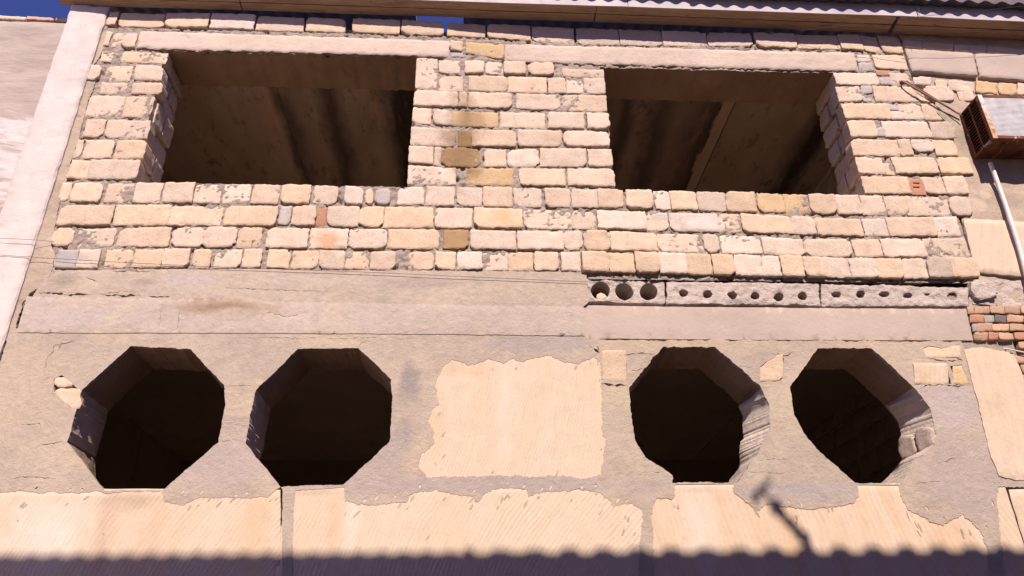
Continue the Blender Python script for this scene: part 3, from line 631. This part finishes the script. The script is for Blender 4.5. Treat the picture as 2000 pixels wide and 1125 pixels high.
# the exposed sawn stones
def panel(x0, x1, z0, z1, y, mat, res=.05, tint=(.5, .4, .3), sk=0):
    mb = MB(); block(mb, [(x0, y, z0), (x1+sk, y, z0), (x1, y, z1), (x0, y, z1)], mat, tint, .02, [.005]*4, .0003, .003, .003, res, tilt=0)
    return mb.build('sawn_stone', house)
xa = at(548, 955).x
sl = (at(545, 1300).x-xa)/(2.712-at(545, 1300).z)*2.712
panel(-3.135, xa+.004, 0, 2.712, .000, SAWL, sk=sl); panel(xa+.03, at(1258, 1000).x+.05, 0, 2.73, .000, SAWM); panel(at(1270, 1000).x-.06, 3.50, 0, 2.735, .0015, SAWR)
c0, c1 = at(800, 945), at(1178, 680)
panel(c0.x, at(1185, 850).x, at(1000, 948).z, at(1000, 690).z, .000, SAWC, .04)
def stone_px(x0, x1, y0, y1, code='', k=None, y=-.001, skew=0, mat=SHELL):
    mb = MB(); a, b, c, d = at(x0, y1), at(x1, y1), at(x1+skew, y0), at(x0+skew, y0)
    block(mb, [(p.x, y, p.z) for p in (a, b, c, d)], mat, tint_of(code), .03, k)
    return mb.build('exposed_block', house)
stone_px(1175, 1225, 684, 744, 'y'); stone_px(1484, 1529, 692, 745, 'y'); stone_px(1801, 1876, 674, 699, 'y'); stone_px(1786, 1854, 710, 751, 'y', None, -.006, -4, SAWR); stone_px(1860, 1892, 714, 751, 'o')
stone_px(106, 147, 736, 755, 'y', [.3]*4); stone_px(106, 158, 759, 800, 'y', [.45, .1, .05, .1])
# ---- sandy strip and limewashed pilaster at the left corner
mb = MB()
sheet(mb, rag([(-3.14, 6.72)]+poly((214, 26), (208, 80), (190, 120), (176, 135), (186, 160), (172, 200), (160, 245), (154, 275), (138, 320), (132, 350), (117, 395), (108, 440), (101, 480), (110, 505), (106, 532), (84, 556), (60, 572), (40, 606), (28, 648))+[(-3.14, 3.72)], .009, .012),
      [crack([(94, 550), (104, 520), (106, 500)], .008), crack([(60, 572), (48, 588), (40, 607)], .01)], -.004, .03, SIDEPL, .006, .04)
mb.build('rendered_strip', house)
mb = MB()
block(mb, [(-3.435, -.035, 0), (-3.13, -.03, 0), (-3.13, -.03, 6.79), (-3.435, -.035, 6.79)], WHITE, (.5, .4, .3), .12, [.001]*4, .004, .006, .012, .06)
mb.build('pilaster', house)
# ---- inside
mb = MB()
for a, b in ((-3.4, -1.77), (-1.765, .35), (.36, 2.285), (2.4, 3.78)): box(mb, (a, .40, 6.345), (b, 4.4, 6.5), CEIL)
box(mb, (2.29, .40, 6.352), (2.39, 4.4, 6.49), STRIPC)
mb.build('upper_ceiling', house)
mb = MB(); box(mb, (-3.5, .42, 4.03), (2.70, 4.4, 4.28), GCEIL); box(mb, (2.715, .42, 4.034), (3.9, 4.4, 4.28), GCEIL); box(mb, (-3.44, .42, 4.285), (3.7, 4.32, 4.30), UPFLOOR); mb.build('floor_slab', house)
mb = MB(); box(mb, (-3.7, 4.33, 0), (4.0, 4.5, 6.6), INWALL); mb.build('back_wall', house)
def inner(X, side):
    mb = MB(); box(mb, (X-.02, .42, 0), (X+.02, 4.33, 6.6), MORTAR)
    z = .1; r = 0
    if side > 0:                                                  # large rendered panels with open joints
        z = 9
        for k in range(3): box(mb, (X+.02, .44+1.31*k, .3), (X+.035, .44+1.31*k+1.295, 6.5), INWALL)
    while z < 6.4:
        yy = .3+(r % 2)*-.2
        while yy < 4.3:
            a, b = max(.43, yy), min(4.3, yy+.38)
            if b-a > .06:
                xx = X+side*.022
                q = [(xx, a, z), (xx, b-.012, z), (xx, b-.012, z+.185), (xx, a, z+.185)] if side > 0 else [(xx, b-.012, z), (xx, a, z), (xx, a, z+.185), (xx, b-.012, z+.185)]
                block(mb, q, INWALL, (.2, .15, .12), .03, res=.12)
            yy += .39
        z += .2; r += 1
    mb.build('side_wall', house)
inner(-3.46, 1); inner(3.72, -1)
mb = MB(); box(mb, (-3.6, .42, .2), (3.9, 4.33, .3), DARKFLOOR); mb.build('ground_floor', house)
mb = MB()                                                         # inner face of the street wall
sheet(mb, [(-3.5, .3), (3.8, .3), (3.8, 4.03), (-3.5, 4.03)], octb, .412, .004, INWALL, 0, .3, edge=0)
mb.build('inner_wall_face', house)
# ---- roof edge
roof = MB()
FL = []; YL = []
for px_, pf, ps in ((-150, -36, 24), (0, -27, 31), (300, -17, 40), (600, -7, 49), (830, 0, 57), (1033, 7, 73), (1200, 12, 79), (1400, 19, 84), (1600, 26, 87), (1740, 30, 93), (2000, 42, 112), (2300, 56, 126)):
    lo, hi = 0.05, .5; zs = at(px_, ps).z                        # eave depth at which the edge throws its shadow where it falls
    for _ in range(22):
        m_ = (lo+hi)/2
        if at(px_, pf, -m_).z-.92*m_ > zs: lo = m_
        else: hi = m_
    p = at(px_, pf, -lo); FL.append((p.x, p.z)); YL.append((p.x, -lo))
ye = lambda X: interp(YL, X)
BL = [(-3.56, 6.80), (-1.9, 6.802), (.76, 6.781), (2.13, 6.765), (4.0, 6.734), (6.5, 6.66)]
def corr(mb, x0, x1, y0, y1, z0f, slope, pitch, amp, mat, flat=False, ov=None, thick=.008):
    n = int((x1-x0)/(pitch/10)); rows_ = [y0+(y1-y0)*j/6 for j in range(7)]; V = []
    for off in (0, thick):
        for y in rows_:
            for i in range(n+1):
                X = x0+(x1-x0)*i/n; ph = (X/pitch) % 1
                w = math.sin(ph*2*math.pi)
                if flat: w = max(-1, min(1, w*2.6))
                w *= .75+.6*noise.noise(Vector((X*2.3, x0, 0))) if pitch != .147 else 1
                V.append((X, y+(ov(X)*(1-(y-y0)/(y1-y0)) if ov else 0), z0f(X)+(y-y0)*slope+amp*w+off))
    k = n+1; fs = []
    for o in (0, 7*k):
        fs += [(o+j*k+i, o+j*k+i+1, o+(j+1)*k+i+1, o+(j+1)*k+i) for j in range(6) for i in range(n)]
    fs += [(i, i+1, 7*k+i+1, 7*k+i) for i in range(n)]
    fs += [(j*k, (j+1)*k, 7*k+(j+1)*k, 7*k+j*k) for j in range(6)]+[(j*k+n, (j+1)*k+n, 7*k+(j+1)*k+n, 7*k+j*k+n) for j in range(6)]
    mb.add(V, fs, mat)
zf = lambda X: interp(FL, X)+.108+.018
corr(roof, -3.6, -.56, -.280, 5.0, zf, .3, .147, .018, RSHEET, ov=lambda X: ye(X)+.205, thick=.03)
corr(roof, -.54, -.12, .75, 5.0, lambda X: zf(X)+.31, .3, .147, .018, RSHEET)
corr(roof, -.56, -.11, -.280, .02, zf, .3, .147, .018, RSHEET, ov=lambda X: ye(X)+.205, thick=.03)
corr(roof, -.12, 1.9, -.280, 5.0, lambda X: zf(X)+.006, .3, .147, .018, RSHEET, ov=lambda X: ye(X)+.205, thick=.03)
corr(roof, 1.85, 6.5, -.29, 5.0, lambda X: zf(X)-.004, .3, .147, .018, RSHEET, ov=lambda X: ye(X)+.205, thick=.085)
ro = roof.build('roof', house)
def strip(name, x0, x1, ya, yb, za, zb, mat, n=16, th=.02):
    mb = MB(); V = []
    for i in range(n+1):
        X = x0+(x1-x0)*i/n; w = .003*noise.noise(Vector((X*2, ya(X)*20, 0)))
        V += [(X, ya(X), za(X)+w), (X, yb(X), zb(X)+w), (X, yb(X), zb(X)+w+th), (X, ya(X), za(X)+w+th)]
    fs = [(4*i+a, 4*i+(a+1) % 4, 4*i+4+(a+1) % 4, 4*i+4+a) for i in range(n) for a in range(4)]+[(0, 1, 2, 3), (4*n, 4*n+3, 4*n+2, 4*n+1)]
    mb.add(V, fs, mat, smooth=False); return mb.build(name, ro)
fy = lambda t: (lambda X: ye(X)*(1-t)-.012*t)
ff = lambda X: interp(FL, X); bb = lambda X: interp(BL, X)
mid = lambda t: (lambda X: ff(X)+(bb(X)-ff(X))*t)
for x0, x1 in ((-3.54, -2.02), (-2.015, 1.03), (1.036, 3.68), (3.715, 6.4)):
    strip('soffit_board', x0, x1, fy(.03), fy(.475), mid(.04), mid(.47), WOOD)
    strip('soffit_board', x0+.003, x1-.003, fy(.525), fy(1), mid(.51), mid(.94), WOOD)
for x0, x1 in ((-3.55, -.9), (-.895, 1.3), (1.305, 3.86), (3.865, 6.45)):
    strip('fascia', x0, x1, lambda X: ye(X), lambda X: ye(X)+.01, ff, ff, FLASH, 16, .14)
strip('rafter_plate', -3.5, 6.4, lambda X: .16, lambda X: .26, lambda X: 6.70, lambda X: 6.70, WOOD, 4, .08)
# ================================================================ LEFT NEIGHBOUR
lw = thing('plastered_wall', 'grey cement plastered wall with white wash patches under the blue sky', 'wall', (-4.6, .2, 0))
mb = MB(); block(mb, [(-6.6, .03, 0), (-3.44, .03, 0), (-3.44, .03, 6.655), (-6.6, .03, 6.67)], LEFTW, (.5, .4, .3), .3, [.001]*4, .008, .006, .02, .06)
mb.build('wall', lw)
for a, b, cde in ((-4.3, -4.07, 'w'), (-4.05, -3.82, 'p'), (-3.81, -3.58, 's'), (-3.57, -3.44, 'p'), (-4.6, -4.32, 's'), (-4.9, -4.62, 'p')):
    mb = MB(); block(mb, [(a, .025, 6.662), (b, .025, 6.662), (b, .025, 6.70), (a, .025, 6.705)], SHELL, tint_of(cde), .25, None, .004, .006); mb.build('coping_brick', lw)
# ================================================================ RIGHT NEIGHBOUR
rn = thing('neighbouring_house', 'neighbouring house front of mixed sandy render, long lintels, bare stone and red brick', 'house', (4.8, .2, 0))
mb = MB()
sheet(mb, rag([(3.79, 6.76), (6.6, 6.72), (6.6, 4.0)]+poly((1892, 600), (1898, 560), (1906, 545), (1896, 500), (1880, 430), (1886, 400), (1875, 340), (1868, 300), (1862, 250), (1830, 220), (1822, 170)), .006, .02), [], .006, .05, SIDEPL, .012, .035, hi=.004)
mb.build('rendered_wall', rn)
mb = MB(); box(mb, (3.83, .06, 0), (6.6, .4, 6.7), MORTAR)
box(mb, (3.74, .03, 4.25), (3.84, .3, 6.7), MORTAR); box(mb, (3.52, .032, 2.6), (3.9, .3, 4.2), MORTAR); mb.build('wall_core', rn)
def nb(name, pts, y, depth, mat, tint=(.5, .4, .3), **kw):
    mb = MB(); block(mb, [(at(*p).x, y, at(*p).z) for p in pts], mat, tint, depth, **kw); return mb.build(name, rn)
kw2 = dict(k=[.02]*4, amp=.003, edge=.005, bev=.008, res=.04, segs=2)
nb('lintel', [(1778, 143), (1907, 153), (1898, 107), (1765, 98)], -.03, .1, CONC, **kw2); nb('lintel', [(1910, 154), (2110, 172), (2100, 112), (1901, 107)], -.028, .1, CONC, **kw2)
for x0, x1, cde in ((1762, 1800, ''), (1801, 1860, ''), (1861, 1925, 'p'), (1926, 2000, ''), (2001, 2060, '')):
    nb('ledge_block', [(x0, 93+(x0-1762)*.07), (x1, 93+(x1-1762)*.07), (x1, 80+(x1-1762)*.07), (x0, 80+(x0-1762)*.07)], -.012, .06, SHELL, tint_of(cde), edge=.012)
for x0, x1, cde in ((1826, 1850, 'y'), (1852, 1902, 'v'), (1905, 1948, 'o'), (1950, 1985, 'o'), (1986, 2040, 'y')):
    nb('ledge_block', [(x0, 176+(x0-1826)*.06), (x1, 176+(x1-1826)*.06), (x1, 156+(x1-1826)*.06), (x0, 154+(x0-1826)*.06)], -.006, .06, SHELL, tint_of(cde), edge=.012)
nb('sawn_stone', [(1905, 534), (2080, 548), (2055, 437), (1879, 427)], -.008, .04, SMOOTH, k=[.03]*4, edge=.006, res=.05)
mb = MB()
sheet(mb, rag(poly((1900, 548), (1950, 545), (2080, 552), (2090, 600), (2000, 597), (1900, 594)), .014, .015), [], -.004, .05, ROUGH, .02, .02, hi=.012); mb.build('rubble_band', rn)
nb('concrete_lump', [(1900, 591), (1952, 580), (1925, 558), (1890, 552)], -.03, .06, ROUGH, k=[.2, .4, .4, .1], amp=.012, edge=.015)
mb = MB(); y = 597
for r in range(5):
    x = 1889+r*4.2+(r % 2)*9-9
    while x < 2060:
        w = rng.choice([20, 24, 30, 34]); cde = rng.choice(['r', 's', 's', 'm', 'm', 'm', 'x', 'k' if x > 1900 else 's'])
        xs = max(x, 1891+r*4.2)
        if x+w-xs > 6 and not (r == 4 and x < 1985):
            block(mb, [(at(q, yy).x, rng.uniform(-.004, .006), at(q, yy).z) for q, yy in ((xs, y+15.2), (x+w-1, y+15.6), (x+w-1, y+.6), (xs, y+.5))], SHELL, tint_of(cde), .04, [rng.uniform(0, .06) for _ in range(4)], .003, .006, .002)
        x += w
    y += 17
for r in range(12):
    for c_ in range(4):
        X = 3.80+c_*.2+(r % 2)*.08; Z = 3.58-r*.075
        block(mb, [(X, .0, Z), (X+.19, .0, Z), (X+.19, .0, Z+.066), (X, .0, Z+.066)], SHELL, tint_of(rng.choice(['r', 's', 'm', 'm', 'x'])), .04, edge=.005, bev=.005)
mb.build('brick_infill', rn)
mb = MB()
sheet(mb, rag(poly((1881, 682), (1915, 679), (1945, 682), (1978, 690), (1993, 725), (2012, 790), (2030, 860), (2042, 938), (1981, 938), (1950, 930), (1930, 880), (1912, 800)), .006, .015), [], -.008, .05, SMOOTH, .006, .04); mb.build('sawn_stone', rn)
mb = MB(); block(mb, [(3.50, .004, 0), (4.6, .004, 0), (4.6, .004, 2.70), (3.50, .004, 2.70)], SMOOTH, (.5, .4, .3), .03, [.005]*4, res=.06); mb.build('sawn_stone', rn)
mb = MB(); block(mb, [(3.46, .008, 2.73), (3.9, .008, 2.73), (3.9, .008, 2.9), (3.46, .008, 2.9)], SMOOTH, (.5, .4, .3), .03, [.005]*4, res=.06); mb.build('sawn_stone', rn)
# ================================================================ AIR CONDITIONER
X0, X1, Z0, Z1, YF = 4.085, 4.72, 5.383, 5.825, -.252
ac = thing('air_conditioner', 'rusty old window air conditioner with white condenser fins sticking out of the wall', 'air conditioner', (4.4, 0, Z0))
mb = MB()
t = .014
box(mb, (X0, YF, Z1-t), (X1, .02, Z1), RUST); box(mb, (X0, YF, Z0), (X1, .02, Z0+t), RUST)
for a, b in ((YF, YF+.03), (-.03, .02)): box(mb, (X0, a, Z0+t), (X0+t, b, Z1-t), RUST); box(mb, (X1-t, a, Z0+t), (X1, b, Z1-t), RUST)
box(mb, (X0+.001, -.135, Z0+t), (X0+t-.001, -.118, Z1-t), RUST)
box(mb, (X0-.004, YF-.004, Z0-.006), (X0+.02, .02, Z0+.006), RUST)
mb.build('casing', ac)
mb = MB()
for y0, y1 in ((YF+.034, -.139), (-.114, -.034)):
    z = Z0+.03
    while z < Z1-.04:
        mb.add([(X0+.002, y0, z), (X0+.002, y1, z), (X0+.016, y1, z+.016), (X0+.016, y0, z+.016), (X0+.005, y0, z-.002), (X0+.005, y1, z-.002), (X0+.019, y1, z+.014), (X0+.019, y0, z+.014)],
               [(0, 1, 2, 3), (4, 7, 6, 5), (0, 4, 5, 1), (3, 2, 6, 7), (0, 3, 7, 4), (1, 5, 6, 2)], RUST, smooth=False); z += .027
mb.build('louvre', ac)
mb = MB(); box(mb, (X0+.03, YF+.03, Z0+.02), (X1-.03, .0, Z1-.02), DARK); mb.build('inner_body', ac)
mb = MB()
box(mb, (X0, YF-.006, Z0), (X0+.036, YF+.001, Z1), RUSTP); box(mb, (X1-.036, YF-.006, Z0), (X1, YF+.001, Z1), RUSTP)
box(mb, (X0+.036, YF-.0055, Z0), (X1-.036, YF+.0, Z0+.028), RUST); box(mb, (X0+.036, YF-.0055, Z1-.028), (X1-.036, YF+.0, Z1), RUST)
mb.build('front_frame', ac)
mb = MB(); z = Z0+.03
box(mb, (X0+.036, YF+.006, Z0+.028), (X1-.036, YF+.012, Z1-.028), FIN)
while z < Z1-.03: box(mb, (X0+.037, YF-.003, z), (X1-.037, YF+.0065, z+.0075), FIN); z += .0125
mb.build('condenser_grille', ac)
mb = MB(); tube(mb, smooth_path([(4.2, -.2, Z0-.006), (4.22, -.12, Z0-.025), (4.2, -.03, Z0-.03)]), .008, RUST); mb.build('drain_spout', ac)
mb = MB(); tube(mb, [(4.45, YF+.01, Z0-.008), (4.40, -.02, Z0-.02)], .007, RUST); mb.build('support_bar', ac)
def pwall(x, y, Y): return at(x, y, Y)
mb = MB(); tube(mb, smooth_path([at(1934, 318, -.06), at(1944, 345, -.05), at(1960, 390, -.045), at(1977, 440, -.045), at(1992, 488, -.045), at(2004, 535, -.045), at(2030, 640, -.045), at(2060, 760, -.045)], 6), .0175, HOSE, 12)
tag(mb.build('drain_hose'), 'thick white hose running down the wall from under the air conditioner', 'hose')
for k, (a, b, lab) in enumerate((((at(1762, 158, -.012), at(1776, 166, -.05), at(1876, 224, -.03)), .0078, 'thicker rusty rod tying the air conditioner back to the block pier'), ((at(1770, 158, -.012), at(1826, 192, -.035), at(1880, 227, -.05)), .005, 'thinner rusty wire rod just beside the thicker tie rod'))):
    mb = MB(); tube(mb, smooth_path(a, 6), b, ROD, 8, .1)
    if k == 0: block(mb, [(a[0].x-.02, -.012, a[0].z-.012), (a[0].x+.03, -.012, a[0].z-.012), (a[0].x+.03, -.012, a[0].z+.012), (a[0].x-.02, -.012, a[0].z+.012)], ROD, (.2, .1, .05), .02)
    tag(mb.build('tie_rod'), lab, 'rod', 'rusty rods holding the air conditioner')
mb = MB(); tube(mb, [at(1958, 680, .05), at(1975, 683, -.02), at(2003, 689, -.02), at(2030, 694, -.02)], .0055, HOSE, 10)
tag(mb.build('pipe_stub'), 'thin white pipe poking out of a dark hole below the red bricks', 'pipe')
# stone lump left in the first core of the slab
mb = MB(); c = at(1176, 576)
block(mb, [(c.x-.05, .03, c.z-.02), (c.x+.05, .03, c.z-.02), (c.x+.03, .05, c.z+.045), (c.x-.015, .05, c.z+.05)], SHELL, tint_of('y'), .08, [.3]*4, .012, .012)
tag(mb.build('stone_lump'), 'pale lump of stone lying in the leftmost large hole of the slab', 'stone')
# ---- wires
def wire(pts, lab, r=.0016, name='wire'):
    mb = MB(); tube(mb, smooth_path(pts, 8), r, WIRE, 6); tag(mb.build(name), lab, 'wire', 'thin wires strung along the house front')
wire([at(-30, 496, -.05), at(107, 505, -.03), at(373, 519, -.024), at(700, 531, -.024), at(900, 540, -.024), at(1155, 551, -.02)], 'long thin wire crossing the pilaster and the band below the blocks')
wire([at(-30, 464, -.06), at(60, 468, -.055), at(106, 472, -.02)], 'short thin wire ending at the lowest left block', .0014)
wire([at(1500, 66, -.02), at(1600, 56, -.12), at(1730, 40, -.24), at(1850, 27, -.30), at(1960, 16, -.32), at(2040, 8, -.33)], 'thin wire slung slantwise across the wooden soffit under the roof', .0018)
wire([at(1795, 36, -.228), at(1794, 2, -.232), at(1793, -14, -.235)], 'short wire hanging down the grey fascia seam', .002)
# ================================================================ ACROSS THE STREET (shades the foot of the wall)
SX, SZ = .05, .92
def cast(X, Z, D): return Vector((X+SX*D, -D, Z+SZ*D))
op = thing('opposite_house', 'house across the lane behind the viewer with a corrugated eave', 'house', (0, -8, 0))
D = 6.0; zE = 2.318+SZ*D
mb = MB(); box(mb, (-3.4, -12, 0), (9, -6.7, zE-.15), OPWALL); mb.build('wall', op)
mb = MB(); corr(mb, -3.9, .3, -6.0, -12, lambda X: zE+.0, -.3, .137, .009, OPROOF); corr(mb, .26, 10, -6.0, -12, lambda X: zE+.004, -.3, .212, .017, OPROOF, True); mb.build('roof_sheet', op)
mb = MB(); box(mb, (-3.4, -6.7, zE-.15), (9, -6.25, zE-.10), WOOD); mb.build('soffit', op)
mb = MB(); box(mb, (-2.2, -6.72, .1), (-1.2, -6.69, 2.2), WOOD); mb.build('door', op)
for a in (.6, 3.2): mb = MB(); box(mb, (a, -6.72, 1.0), (a+1.2, -6.69, 2.4), FLASH); box(mb, (a+.06, -6.685, 1.06), (a+1.14, -6.68, 2.34), DARK); mb.build('window', op)
mb = MB()
mp = [cast(2.20, 2.22, 6.05), cast(2.10, 2.36, 6.05), cast(2.0, 2.50, 6.05), cast(1.93, 2.60, 6.05), cast(1.86, 2.69, 6.05)]
tube(mb, smooth_path(mp, 6), .010, ROD, 8)
pth = [p+Vector((rng.uniform(-1, 1)*.02, rng.uniform(-1, 1)*.02, rng.uniform(-1, 1)*.015)) for p in smooth_path(mp[1:4], 12)]
tube(mb, pth, .026, WIRE, 7, .45)
tube(mb, [cast(1.80, 2.63, 6.05), cast(1.86, 2.69, 6.05), cast(1.94, 2.76, 6.05)], [.022, .018, .010], ROD, 8)
tag(mb.build('roof_mast'), 'leaning roof mast wound with cable on the house across the lane', 'mast')
# ---- lane
mb = MB(); n = 30; V = [(-60+120*i/n, -60+120*j/n, 0) for j in range(n+1) for i in range(n+1)]
mb.add(V, [(j*(n+1)+i, j*(n+1)+i+1, (j+1)*(n+1)+i+1, (j+1)*(n+1)+i) for j in range(n) for i in range(n)], STREETM)
struct(mb.build('street'))
mb = MB(); box(mb, (-40, -11, .0), (-3.4, -.1, .02), BOUNCE); struct(mb.build('added_bounce_path'))  # unseen pale slab added to bounce sunlight onto jambs and soffits
# ================================================================ LIGHT
L = Vector((SX, -1, SZ)).normalized()
w = bpy.data.worlds.new('World'); S.world = w; w.use_nodes = True; nt = w.node_tree; nt.nodes.clear()
bg = nt.nodes.new('ShaderNodeBackground'); wo = nt.nodes.new('ShaderNodeOutputWorld'); sk = nt.nodes.new('ShaderNodeTexSky')
sk.sky_type = 'NISHITA'; sk.sun_disc = False; sk.sun_elevation = math.asin(L.z); sk.sun_rotation = math.atan2(L.x, L.y)
sk.dust_density = .3; sk.ozone_density = 3.0; sk.air_density = .8; sk.altitude = 400
bg.inputs[1].default_value = .095
mx = nt.nodes.new('ShaderNodeMix'); mx.data_type = 'RGBA'; mx.blend_type = 'MULTIPLY'; mx.inputs[0].default_value = 1; mx.inputs[7].default_value = (.57, .50, .95, 1)
nt.links.new(sk.outputs[0], mx.inputs[6]); nt.links.new(mx.outputs[2], bg.inputs[0]); nt.links.new(bg.outputs[0], wo.inputs[0])
sd = bpy.data.lights.new('sun', 'SUN'); sd.energy = 4.7; sd.angle = math.radians(.42); sd.color = (1, .885, .78)
so = bpy.data.objects.new('sun', sd); COL.objects.link(so); so.rotation_euler = L.to_track_quat('Z', 'Y').to_euler(); so.location = (2, -8, 14)
S.view_settings.view_transform = 'Standard'; S.view_settings.look = 'None'; S.view_settings.gamma = 1
S.view_settings.exposure = .68
S.cycles.max_bounces = 8; S.cycles.diffuse_bounces = 6
